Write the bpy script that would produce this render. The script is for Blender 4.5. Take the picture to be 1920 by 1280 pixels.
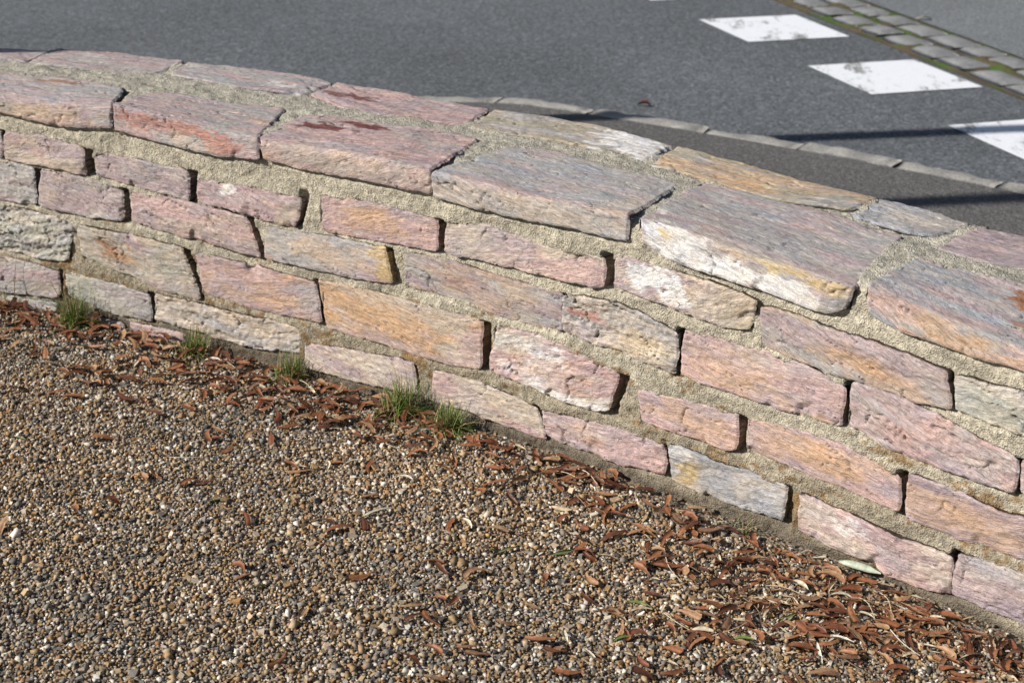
import bpy, math, random
import numpy as np

# ------------------------------------------------------------------ camera, sky, sun, exposure
for o in list(bpy.data.objects):
    bpy.data.objects.remove(o)
scene = bpy.context.scene
col = scene.collection

SUN_AZ, SUN_EL = 13.0, 32.0          # direction the light travels in plan (degrees from +x), height of the sun
cam_data = bpy.data.cameras.new('camera')
cam = bpy.data.objects.new('camera', cam_data)
col.objects.link(cam)
cam.location = (0, 0, 1.6)
_th, _ro = math.radians(23.6), math.radians(1.5)
from mathutils import Matrix, Vector
_rt, _up, _fw = Vector((1, 0, 0)), Vector((0, math.sin(_th), math.cos(_th))), Vector((0, math.cos(_th), -math.sin(_th)))
_r2 = _rt * math.cos(_ro) + _up * math.sin(_ro)
_u2 = -_rt * math.sin(_ro) + _up * math.cos(_ro)
cam.matrix_world = Matrix(((_r2.x, _u2.x, -_fw.x, 0), (_r2.y, _u2.y, -_fw.y, 0), (_r2.z, _u2.z, -_fw.z, 1.6), (0, 0, 0, 1)))
cam_data.sensor_width = 36
cam_data.lens = 2900 / 1920 * 36
cam_data.clip_start, cam_data.clip_end = 0.05, 400
cam_data.dof.use_dof = True
cam_data.dof.focus_distance = 3.05
cam_data.dof.aperture_fstop = 6.3
scene.camera = cam

world = bpy.data.worlds.new('World')
scene.world = world
world.use_nodes = True
wn = world.node_tree
wn.nodes.clear()
sky = wn.nodes.new('ShaderNodeTexSky')
sky.sky_type = 'NISHITA'
sky.sun_disc = False
sky.sun_elevation = math.radians(SUN_EL)
sky.sun_rotation = math.atan2(-math.cos(math.radians(SUN_AZ)), -math.sin(math.radians(SUN_AZ)))
bg = wn.nodes.new('ShaderNodeBackground')
bg.inputs['Strength'].default_value = 0.05
wo = wn.nodes.new('ShaderNodeOutputWorld')
wn.links.new(sky.outputs[0], bg.inputs[0])
wn.links.new(bg.outputs[0], wo.inputs[0])

sun_data = bpy.data.lights.new('sun', 'SUN')
sun_data.energy = 5.0
sun_data.angle = math.radians(0.53)
sun_data.color = (1.0, 0.94, 0.86)
sun = bpy.data.objects.new('sun', sun_data)
col.objects.link(sun)
_az, _el = math.radians(SUN_AZ), math.radians(SUN_EL)
_dir = Vector((math.cos(_el) * math.cos(_az), math.cos(_el) * math.sin(_az), -math.sin(_el)))
sun.rotation_euler = _dir.to_track_quat('-Z', 'Y').to_euler()
sun.location = (-6, -1, 6)

scene.view_settings.view_transform = 'Standard'
scene.view_settings.look = 'None'
scene.view_settings.exposure = 0.4
scene.view_settings.gamma = 1.0

# ------------------------------------------------------------------ helpers
rng = random.Random(11)
nrg = np.random.default_rng(5)
CX, CY, R = -4.335, -3.352, 7.787          # centre and radius of the curved wall's front face
PH0 = math.atan2(3.12 - CY, 0 - CX)
ZT = 0.59                                  # top of the coping
ZR = -0.12                                 # road level

def W(s, d, z):
    """wall coordinates (metres along, metres behind the face, height) to world"""
    ph = PH0 - np.asarray(s, float) / R
    r = R + np.asarray(d, float)
    return np.stack([CX + r * np.cos(ph), CY + r * np.sin(ph), np.asarray(z, float) + 0 * r], -1)

def plan(x, y):
    r = np.hypot(x - CX, y - CY)
    return R * (PH0 - np.arctan2(y - CY, x - CX)), r - R

def _h(x, y, z, seed):
    v = (x * 374761393 + y * 668265263 + z * 1274126177 + seed * 974634877) & 0xffffffff
    v = ((v ^ (v >> 13)) * 1274126177) & 0xffffffff
    v = ((v ^ (v >> 16)) * 2246822519) & 0xffffffff
    return ((v ^ (v >> 15)) & 0xffffff) / float(0xffffff)

def vn(x, y, z=0.0, seed=0):
    """value noise in -1..1"""
    x, y, z = np.broadcast_arrays(np.asarray(x, float), np.asarray(y, float), np.asarray(z, float))
    xi, yi, zi = np.floor(x).astype(np.int64), np.floor(y).astype(np.int64), np.floor(z).astype(np.int64)
    fx, fy, fz = x - xi, y - yi, z - zi
    q = lambda t: t * t * t * (t * (t * 6 - 15) + 10)
    fx, fy, fz = q(fx), q(fy), q(fz)
    r = 0
    for dx in (0, 1):
        for dy in (0, 1):
            for dz in (0, 1):
                w = (fx if dx else 1 - fx) * (fy if dy else 1 - fy) * (fz if dz else 1 - fz)
                r = r + w * _h(xi + dx, yi + dy, zi + dz, seed)
    return r * 2 - 1

def fbm(x, y, z=0.0, seed=0, o=3):
    a, t, n = 1.0, 0, 0
    for i in range(o):
        t = t + a * vn(x * 2 ** i + 17.3 * i, y * 2 ** i - 9.1 * i, z * 2 ** i, seed + i)
        n += a
        a *= .5
    return t / n

def sstep(a, b, x):
    t = np.clip((x - a) / (b - a), 0, 1)
    return t * t * (3 - 2 * t)

def mesh_np(name, verts, faces, smooth=True):
    """faces: (n,3) or (n,4) array, or a list of such arrays"""
    me = bpy.data.meshes.new(name)
    if not isinstance(faces, list):
        faces = [faces]
    loops = np.concatenate([f.ravel() for f in faces]).astype(np.int32)
    tot = np.concatenate([np.full(len(f), f.shape[1], np.int32) for f in faces])
    start = np.concatenate([[0], np.cumsum(tot)[:-1]]).astype(np.int32)
    me.vertices.add(len(verts))
    me.vertices.foreach_set('co', np.asarray(verts, np.float32).ravel())
    me.loops.add(len(loops))
    me.loops.foreach_set('vertex_index', loops)
    me.polygons.add(len(tot))
    me.polygons.foreach_set('loop_start', start)
    me.polygons.foreach_set('loop_total', tot)
    me.polygons.foreach_set('use_smooth', np.full(len(tot), smooth))
    me.update(calc_edges=True)
    me.validate()
    return me

def set_col(me, rgb, name='tone'):
    a = me.attributes.new(name, 'FLOAT_COLOR', 'POINT')
    c = np.ones((len(rgb), 4), np.float32)
    c[:, :3] = rgb
    a.data.foreach_set('color', c.ravel())

def set_vec(me, v, name='grain'):
    a = me.attributes.new(name, 'FLOAT_VECTOR', 'POINT')
    a.data.foreach_set('vector', np.asarray(v, np.float32).ravel())

def link(name, me, mat=None, parent=None, label=None, cat=None, group=None, kind=None):
    o = bpy.data.objects.new(name, me)
    col.objects.link(o)
    if mat is not None and me is not None and not me.materials:
        me.materials.append(mat)
    if parent is not None:
        o.parent = parent
    if label:
        o['label'] = label
    if cat:
        o['category'] = cat
    if group:
        o['group'] = group
    if kind:
        o['kind'] = kind
    return o

def grid_faces(nu, nv, base=0):
    i = np.arange(nu - 1)[:, None] * nv + np.arange(nv - 1)[None]
    i = i.ravel() + base
    return np.stack([i, i + nv, i + nv + 1, i + 1], -1)

# ------------------------------------------------------------------ materials
class NT:
    def __init__(self, name):
        self.m = bpy.data.materials.new(name)
        self.m.use_nodes = True
        self.t = self.m.node_tree
        self.b = self.t.nodes['Principled BSDF']
        self.b.inputs['Roughness'].default_value = .8
        self.b.inputs['Specular IOR Level'].default_value = .25
    def n(self, typ, **kw):
        nd = self.t.nodes.new('ShaderNode' + typ)
        for k, v in kw.items():
            if k in nd.inputs.keys() if isinstance(k, str) else False:
                self.put(nd.inputs[k], v)
            else:
                setattr(nd, k, v)
        return nd
    def put(self, inp, v):
        if hasattr(v, 'is_output'):
            self.t.links.new(v, inp)
        else:
            if isinstance(v, tuple) and len(v) == 3 and inp.type == 'RGBA':
                v = v + (1,)
            inp.default_value = v
    def attr(self, name, out='Color'):
        a = self.t.nodes.new('ShaderNodeAttribute')
        a.attribute_name = name
        return a.outputs[out]
    def noise(self, vec, scale, detail=2, rough=.5, out='Fac', dist=0.0):
        nd = self.t.nodes.new('ShaderNodeTexNoise')
        if vec is not None:
            self.t.links.new(vec, nd.inputs['Vector'])
        nd.inputs['Scale'].default_value = scale
        nd.inputs['Detail'].default_value = detail
        nd.inputs['Roughness'].default_value = rough
        nd.inputs['Distortion'].default_value = dist
        return nd.outputs[out]
    def voro(self, vec, scale, out='Distance', feature='F1'):
        nd = self.t.nodes.new('ShaderNodeTexVoronoi')
        nd.feature = feature
        if vec is not None:
            self.t.links.new(vec, nd.inputs['Vector'])
        nd.inputs['Scale'].default_value = scale
        return nd.outputs[out]
    def ramp(self, fac, stops, interp='LINEAR'):
        nd = self.t.nodes.new('ShaderNodeValToRGB')
        nd.color_ramp.interpolation = interp
        e = nd.color_ramp.elements
        while len(e) < len(stops):
            e.new(.5)
        for k, (p, c) in enumerate(stops):
            e[k].position = p
            e[k].color = (c, c, c, 1) if not isinstance(c, tuple) else c + (1,)
        self.t.links.new(fac, nd.inputs[0])
        return nd.outputs[0]
    def mix(self, a, b, fac, mode='MIX'):
        nd = self.t.nodes.new('ShaderNodeMix')
        nd.data_type = 'RGBA'
        nd.blend_type = mode
        self.put(nd.inputs[0], fac)
        self.put(nd.inputs[6], a)
        self.put(nd.inputs[7], b)
        return nd.outputs[2]
    def math(self, op, a, b=0.0, clamp=False):
        nd = self.t.nodes.new('ShaderNodeMath')
        nd.operation = op
        nd.use_clamp = clamp
        self.put(nd.inputs[0], a)
        self.put(nd.inputs[1], b)
        return nd.outputs[0]
    def vmul(self, v, xyz, rot=(0, 0, 0)):
        nd = self.t.nodes.new('ShaderNodeMapping')
        self.t.links.new(v, nd.inputs[0])
        nd.inputs['Scale'].default_value = xyz
        nd.inputs['Rotation'].default_value = rot
        return nd.outputs[0]
    def coord(self, out='Object'):
        return self.t.nodes.new('ShaderNodeTexCoord').outputs[out]
    def geo(self, out):
        return self.t.nodes.new('ShaderNodeNewGeometry').outputs[out]
    def bump(self, height, dist, strength=1.0, prev=None):
        nd = self.t.nodes.new('ShaderNodeBump')
        nd.inputs['Distance'].default_value = dist
        nd.inputs['Strength'].default_value = strength
        self.t.links.new(height, nd.inputs['Height'])
        if prev is not None:
            self.t.links.new(prev, nd.inputs['Normal'])
        return nd.outputs[0]
    def done(self, colour, normal=None, rough=None):
        self.put(self.b.inputs['Base Color'], colour)
        if normal is not None:
            self.t.links.new(normal, self.b.inputs['Normal'])
        if rough is not None:
            self.put(self.b.inputs['Roughness'], rough)
        return self.m

def mat_stone():
    k = NT('split_stone')
    base, g = k.attr('tone'), k.attr('grain', 'Vector')
    streak = k.noise(k.vmul(g, (26, 190, 90), (0, 0, .16)), 1.0, 5, .68, dist=.5)
    fibre = k.noise(k.vmul(g, (70, 520, 300), (0, 0, .10)), 1.0, 3, .65, dist=.3)
    grit = k.noise(g, 420, 3, .7)
    blot = k.noise(k.vmul(g, (16, 34, 30)), 1.0, 4, .65)
    c = k.mix(base, k.ramp(streak, [(.28, .52), (.5, 1.0), (.70, 1.32)]), .85, 'MULTIPLY')
    c = k.mix(c, k.ramp(fibre, [(.28, .52), (.5, 1.0), (.72, 1.42)]), .85, 'MULTIPLY')
    c = k.mix(c, k.ramp(grit, [(.3, .72), (.5, 1.0), (.7, 1.22)]), .8, 'MULTIPLY')
    pale = k.ramp(k.noise(k.vmul(g, (10, 60, 40), (0, 0, -.2)), 1.0, 6, .75), [(.54, 0.0), (.70, 1.0)])
    c = k.mix(c, (.66, .61, .58), k.math('MULTIPLY', pale, .5))
    c = k.mix(c, k.ramp(blot, [(.3, (.84, .88, .97)), (.7, (1.08, 1.02, .93))]), .9, 'MULTIPLY')
    fl = k.noise(k.vmul(g, (40, 130, 120), (0, 0, .35)), 1.0, 4, .6, dist=1.4)
    fleck = k.ramp(fl, [(.315, 1.0), (.35, 0.0)])
    area = k.ramp(k.noise(k.vmul(g, (9, 15, 14)), 1.0, 1), [(.45, 0.0), (.6, 1.0)])
    fleck = k.math('MULTIPLY', fleck, area)
    c = k.mix(c, (.05, .045, .045), k.math('MULTIPLY', fleck, .75))
    nb = k.bump(streak, .0045, 1.0)
    nb = k.bump(fibre, .0018, 1.0, nb)
    nb = k.bump(grit, .0016, 1.0, nb)
    nb = k.bump(fleck, -.004, .9, nb)
    return k.done(c, nb, .82)

def mat_mortar():
    k = NT('sandy_mortar')
    base, g = k.attr('tone'), k.coord()
    v = k.voro(g, 320)
    n1 = k.noise(g, 190, 3, .65)
    n2 = k.noise(g, 28, 3, .6)
    c = k.mix(base, k.ramp(n2, [(.3, .72), (.7, 1.2)]), .9, 'MULTIPLY')
    c = k.mix(c, k.ramp(n1, [(.28, .5), (.5, 1.0), (.75, 1.4)]), .85, 'MULTIPLY')
    sp = k.ramp(k.voro(g, 150, 'Color'), [(.0, .62), (.5, 1.0), (1.0, 1.4)])
    c = k.mix(c, sp, .6, 'MULTIPLY')
    nb = k.bump(n1, .004, .9)
    nb = k.bump(v, -.0025, .9, nb)
    nb = k.bump(n2, .006, .5, nb)
    return k.done(c, nb, .95)

def mat_pebble():
    k = NT('pebbles')
    r = k.geo('Random Per Island')
    c = k.ramp(r, [(0, (.06, .055, .048)), (.08, (.14, .13, .12)), (.22, (.26, .24, .21)), (.35, (.22, .15, .08)),
                   (.46, (.36, .25, .135)), (.57, (.36, .32, .26)), (.66, (.28, .15, .065)), (.76, (.43, .30, .15)),
                   (.87, (.50, .45, .37)), (.95, (.72, .69, .63)), (1, (.31, .20, .145))])
    g = k.coord()
    c = k.mix(c, k.ramp(k.noise(g, 260, 2, .6), [(.3, .7), (.7, 1.25)]), .8, 'MULTIPLY')
    c = k.mix(c, k.ramp(k.noise(g, 2.3, 3, .6), [(.3, (.72, .75, .80)), (.7, (1.10, 1.03, .94))]), .9, 'MULTIPLY')
    return k.done(c, None, .62)

def mat_dirt():
    k = NT('gravel_bed')
    g = k.coord()
    v = k.voro(g, 130, 'Color')
    c = k.ramp(v, [(0, (.07, .06, .05)), (.35, (.16, .135, .10)), (.7, (.22, .185, .14)), (1, (.32, .28, .22))])
    c = k.mix(c, k.ramp(k.noise(g, 240, 3, .6), [(.3, .6), (.7, 1.25)]), .9, 'MULTIPLY')
    nb = k.bump(k.voro(g, 130), -.006, 1.0)
    nb = k.bump(k.noise(g, 300, 3), .002, .8, nb)
    return k.done(c, nb, .9)

def mat_asphalt(name, dark, light, tint, scale=150):
    k = NT(name)
    g = k.coord()
    n1 = k.noise(g, scale, 3, .7)
    n2 = k.noise(g, scale * .3, 3, .6)
    n3 = k.noise(g, .8, 4, .6)
    c = k.ramp(n1, [(.28, tuple(t * dark for t in tint)), (.5, tuple(t * (dark + light) * .5 for t in tint)), (.72, tuple(t * light for t in tint))])
    c = k.mix(c, k.ramp(k.voro(g, scale * .8, 'Color'), [(0, .6), (.6, 1.0), (1, 1.75)]), .85, 'MULTIPLY')
    c = k.mix(c, k.ramp(n3, [(.3, .86), (.7, 1.12)]), 1.0, 'MULTIPLY')
    nb = k.bump(n1, .006, .8)
    nb = k.bump(n2, .008, .6, nb)
    return k.done(c, nb, .85)

def mat_paint():
    k = NT('worn_white_paint')
    g = k.coord()
    n = k.noise(k.vmul(g, (7, 3.2, 3)), 1.0, 6, .72)
    f = k.noise(g, 110, 3, .7)
    wear = k.ramp(k.math('ADD', n, k.math('MULTIPLY', f, .22)), [(.66, 0.0), (.74, 1.0)])
    c = k.mix(k.ramp(f, [(.3, (.66, .69, .73)), (.6, (.78, .81, .86))]), (.16, .16, .15), k.math('MULTIPLY', wear, .9))
    return k.done(c, k.bump(f, .003, .6), .7)

def mat_granite(name, a, b):
    k = NT(name)
    g = k.coord()
    n = k.noise(g, 140, 4, .7)
    m = k.noise(g, 9, 3, .6)
    c = k.ramp(n, [(.3, a), (.7, b)])
    c = k.mix(c, k.ramp(m, [(.3, .75), (.7, 1.2)]), 1.0, 'MULTIPLY')
    c = k.mix(c, k.ramp(k.geo('Random Per Island'), [(0, .82), (1, 1.15)]), 1.0, 'MULTIPLY')
    return k.done(c, k.bump(n, .004, .8), .8)

def mat_joint():
    k = NT('mossy_joint')
    g = k.coord()
    n = k.noise(g, 6, 4, .65)
    f = k.noise(g, 120, 3, .7)
    moss = k.ramp(n, [(.47, 0.0), (.57, 1.0)])
    c = k.mix((.11, .085, .055), (.07, .115, .025), moss)
    c = k.mix(c, k.ramp(f, [(.25, .45), (.75, 1.5)]), 1.0, 'MULTIPLY')
    return k.done(c, k.bump(f, .01, 1.0), .95)

def mat_ramp(name, stops, rough=.6, translucent=0.0, var=True, spec=.3):
    k = NT(name)
    oi = k.t.nodes.new('ShaderNodeObjectInfo')
    f = k.math('FRACT', k.math('ADD', oi.outputs['Random'], k.geo('Random Per Island')))
    c = k.ramp(f, stops)
    if var:
        g = k.coord()
        c = k.mix(c, k.ramp(k.noise(g, 160, 3, .6), [(.3, .62), (.7, 1.25)]), .9, 'MULTIPLY')
    k.b.inputs['Specular IOR Level'].default_value = spec
    m = k.done(c, None, rough)
    return m

M = dict(
    stone=mat_stone(), mortar=mat_mortar(), pebble=mat_pebble(), dirt=mat_dirt(),
    road=mat_asphalt('road_asphalt', .045, .20, (.92, 1.0, 1.09), 85),
    pave=mat_asphalt('footpath_asphalt', .06, .17, (1.02, .99, .98), 150),
    far=mat_asphalt('far_footpath_asphalt', .13, .25, (.93, 1.0, 1.06), 130),
    paint=mat_paint(), sett=mat_granite('sett_granite', (.15, .155, .16), (.30, .305, .31)),
    kerb=mat_granite('kerb_granite', (.17, .165, .15), (.42, .41, .39)), joint=mat_joint(),
    seed=mat_ramp('dry_brown_seed', [(0, (.08, .032, .02)), (.25, (.16, .058, .028)), (.5, (.22, .088, .04)), (.72, (.26, .12, .058)), (.88, (.33, .21, .12)), (1, (.12, .055, .035))], .5),
    crumb=mat_ramp('litter_crumbs', [(0, (.12, .055, .03)), (.35, (.20, .09, .045)), (.55, (.28, .18, .10)), (.75, (.42, .33, .21)), (1, (.55, .48, .36))], .7),
    pale=mat_ramp('pale_dry_leaf', [(0, (.62, .55, .42)), (.4, (.50, .40, .27)), (.7, (.44, .42, .33)), (1, (.66, .62, .53))], .6),
    green=mat_ramp('green_leaf', [(0, (.10, .16, .035)), (.5, (.16, .17, .07)), (1, (.14, .22, .04))], .5),
    silver=mat_ramp('silver_green_leaf', [(0, (.40, .45, .36)), (1, (.46, .50, .40))], .55),
    grass=mat_ramp('grass_blades', [(0, (.07, .125, .02)), (.4, (.12, .21, .033)), (.62, (.18, .26, .06)), (.75, (.38, .32, .16)), (.92, (.44, .35, .19)), (1, (.24, .12, .05))], .5, var=False),
    twig=mat_ramp('dry_twig', [(0, (.16, .11, .075)), (1, (.26, .19, .12))], .8),
    metal=mat_ramp('grey_painted_metal', [(0, (.16, .17, .18)), (1, (.16, .17, .18))], .45, var=False),
)

# ------------------------------------------------------------------ ground sheets
def disc(r0, r1, z, n=360):
    a = np.linspace(0, 2 * np.pi, n, endpoint=False)
    c, s_ = np.cos(a), np.sin(a)
    v = np.concatenate([np.stack([CX + r * c, CY + r * s_, 0 * c + z], -1) for r in (r0, r1)])
    i = np.arange(n)
    j = (i + 1) % n
    return v, np.stack([i, i + n, j + n, j], -1)

v, f = disc(0.01, R + .22, 0.0)
gravel = link('gravel_path', mesh_np('gravel_path', v, f), M['dirt'], kind='structure')
def kerb_shift(a):
    a = np.asarray(a, float)
    return -np.clip(5.5 * (a - math.radians(65.4)), 0, 1.2) * ((a > math.radians(40)) & (a < math.radians(150)))
v, f = disc(R + .20, 10.34, -.002)
_a = np.arctan2(v[:, 1] - CY, v[:, 0] - CX)
_k = np.hypot(v[:, 0] - CX, v[:, 1] - CY) > 9
v[_k, 0] += (kerb_shift(_a) * np.cos(_a))[_k]
v[_k, 1] += (kerb_shift(_a) * np.sin(_a))[_k]
link('footpath', mesh_np('footpath', v, f), M['pave'], kind='structure')
v = np.array([(-90, -90, ZR), (90, -90, ZR), (90, 90, ZR), (-90, 90, ZR)])
road = link('road', mesh_np('road', v, np.array([[0, 1, 2, 3]])), M['road'], kind='structure')

# granite kerb stones between the footpath and the lower road
kerb = link('kerb', None, kind='structure')
def block(nu, nv, f_top, drop, seed, amp):
    """f_top(u,v) -> world xy ; a block with a worn, slightly rounded top"""
    u, v_ = np.meshgrid(np.linspace(0, 1, nu), np.linspace(0, 1, nv), indexing='ij')
    xy = f_top(u, v_)
    e = np.minimum(np.minimum(u, 1 - u) * nu / 2.0, np.minimum(v_, 1 - v_) * nv / 3.0)
    z = -.011 * (1 - np.clip(e, 0, 1)) ** 2 + amp * 1.3 * fbm(xy[..., 0] * 14, xy[..., 1] * 14, seed * 1.7, seed, 3)
    return u, v_, xy, z

def solid_from_grid(P, low):
    """closed block from a top grid P (nu,nv,3); skirt down to z=low"""
    nu, nv = P.shape[:2]
    n = nu * nv
    idx = np.arange(n).reshape(nu, nv)
    ring = np.concatenate([idx[:, 0], idx[-1, 1:], idx[-2::-1, -1], idx[0, -2:0:-1]])
    lowv = P.reshape(-1, 3)[ring].copy()
    lowv[:, 2] = low
    V = np.concatenate([P.reshape(-1, 3), lowv])
    k = len(ring)
    i = np.arange(k)
    j = (i + 1) % k
    side = np.stack([ring[i], n + i, n + j, ring[j]], -1)
    return V, [grid_faces(nu, nv), side[:, ::-1]]

ph = math.radians(20)
kk = 0
while ph < math.radians(112):
    L = rng.uniform(.36, .52) / 10.4
    gap = .004 / 10.4
    r0, r1 = 10.338 + rng.uniform(-.006, .004), 10.455 + rng.uniform(-.012, .01)
    def ft(u, v_):
        a = ph + gap + (L - 2 * gap) * u
        r = r0 + (r1 - r0) * v_ + .010 * vn(u * 9, v_ * 3, kk * 1.3, 7) + .006 * vn(u * 30, v_ * 5, kk * 1.3, 8) + kerb_shift(a)
        return np.stack([CX + r * np.cos(a), CY + r * np.sin(a)], -1)
    u, v_, xy, z = block(18, 7, ft, .2, kk, .007)
    P = np.concatenate([xy, (z + .003 + rng.uniform(-.003, .003))[..., None]], -1)
    V, F = solid_from_grid(P, ZR - .05)
    link('kerb_stone', mesh_np('kerb_stone', V, F), M['kerb'], kerb)
    ph += L
    kk += 1

# painted squares on the road
for q in range(-3, 5):
    p = np.array([.955 + .42 * q, 8.3 - 1.0 * q])
    a, b = np.array([.55, .19]), np.array([.20, -.515])
    V = np.array([(*p, 0), (*(p + a), 0), (*(p + a + b), 0), (*(p + b), 0)])
    V[:, 2] = ZR + .004
    link('painted_square', mesh_np('painted_square', V, np.array([[3, 2, 1, 0]])), M['paint'], road)

# sett channel: two rows of granite setts with mossy joints
E1, N1, P0 = np.array([.352, -.936]), np.array([.936, .352]), np.array([1.55, 8.73])
chan = link('sett_channel', None, kind='structure')
t_, n_ = np.meshgrid(np.arange(-3.5, 5, .022), np.arange(-.045, .465, .022), indexing='ij')
xy = P0 + t_[..., None] * E1 + n_[..., None] * N1
mz = sstep(-.05, .3, fbm(xy[..., 0] * 6, xy[..., 1] * 6, 0, 91, 3)) * .014 + .016 * np.exp(-((n_ - .208) / .03) ** 2) * sstep(-.1, .3, vn(t_ * 4, 0, 0, 95)) + .003 * vn(xy[..., 0] * 50, xy[..., 1] * 50, 0, 92)
edge = sstep(0, .06, np.minimum(n_ + .045, .465 - n_))
P = np.concatenate([xy, (ZR + .003 + np.maximum(mz, -.001) * edge)[..., None]], -1)
link('joint_moss', mesh_np('joint_moss', P.reshape(-1, 3), grid_faces(*t_.shape)[:, ::-1]), M['joint'], chan, kind='stuff')
for row, (n0, n1, t0) in enumerate(((.0, .178, -3.45), (.222, .405, -3.33))):
    t = t0
    while t < 4.9:
        L = rng.uniform(.20, .29)
        jn, tw = rng.uniform(-.008, .008), rng.uniform(-.03, .03)
        def ft(u, v_, t=t, L=L):
            bul = .007 * np.sin(np.pi * u) + .005 * vn(u * 3, v_ * 3, t * 9, 3)
            tt = t + .018 + (L - .036) * u + .007 * vn(v_ * 3, u * 2, t * 7, 5)
            nn = n0 + jn + (n1 - n0) * v_ + (v_ - .5) * 2 * bul + tw * (u - .5) * .3
            return P0 + tt[..., None] * E1 + nn[..., None] * N1
        u, v_, xy, z = block(10, 9, ft, .1, int(t * 100) & 1023, .004)
        dome = .008 * np.sin(np.pi * u) * np.sin(np.pi * v_)
        P = np.concatenate([xy, (ZR + .017 + z + .006 + dome + rng.uniform(-.004, .004))[..., None]], -1)
        V, F = solid_from_grid(P, ZR - .05)
        F = [F[0][:, ::-1], F[1][:, ::-1]]
        link('sett', mesh_np('sett', V, F), M['sett'], chan)
        t += L
a = P0 + .46 * N1
V = np.array([(*(a - 40 * E1), 0), (*(a + 40 * E1), 0), (*(a + 40 * E1 + 40 * N1), 0), (*(a - 40 * E1 + 40 * N1), 0)])
V[:, 2] = ZR + .008
link('far_footpath', mesh_np('far_footpath', V, np.array([[0, 1, 2, 3]])), M['far'], kind='structure')

# ------------------------------------------------------------------ the wall
PAL = dict(mauve=(.44, .365, .37), pink=(.50, .375, .36), grey=(.42, .405, .39), blue=(.38, .39, .41), orange=(.55, .385, .255),
           cream=(.58, .52, .45), olive=(.42, .385, .30), red=(.45, .25, .215), dark=(.17, .07, .065), white=(.76, .75, .74),
           yellow=(.60, .46, .22), purple=(.36, .295, .315), green=(.42, .42, .375), beige=(.51, .44, .37), rust=(.33, .16, .085))
PAL = {k: np.clip(np.mean(v) + 1.1 * (np.array(v) - np.mean(v)), .02, .85) * (1.0 if k in ('white', 'dark', 'rust') else 1.03) * (np.array([1.0, .985, .975]) if k != 'white' else 1.0) for k, v in PAL.items()}
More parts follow.
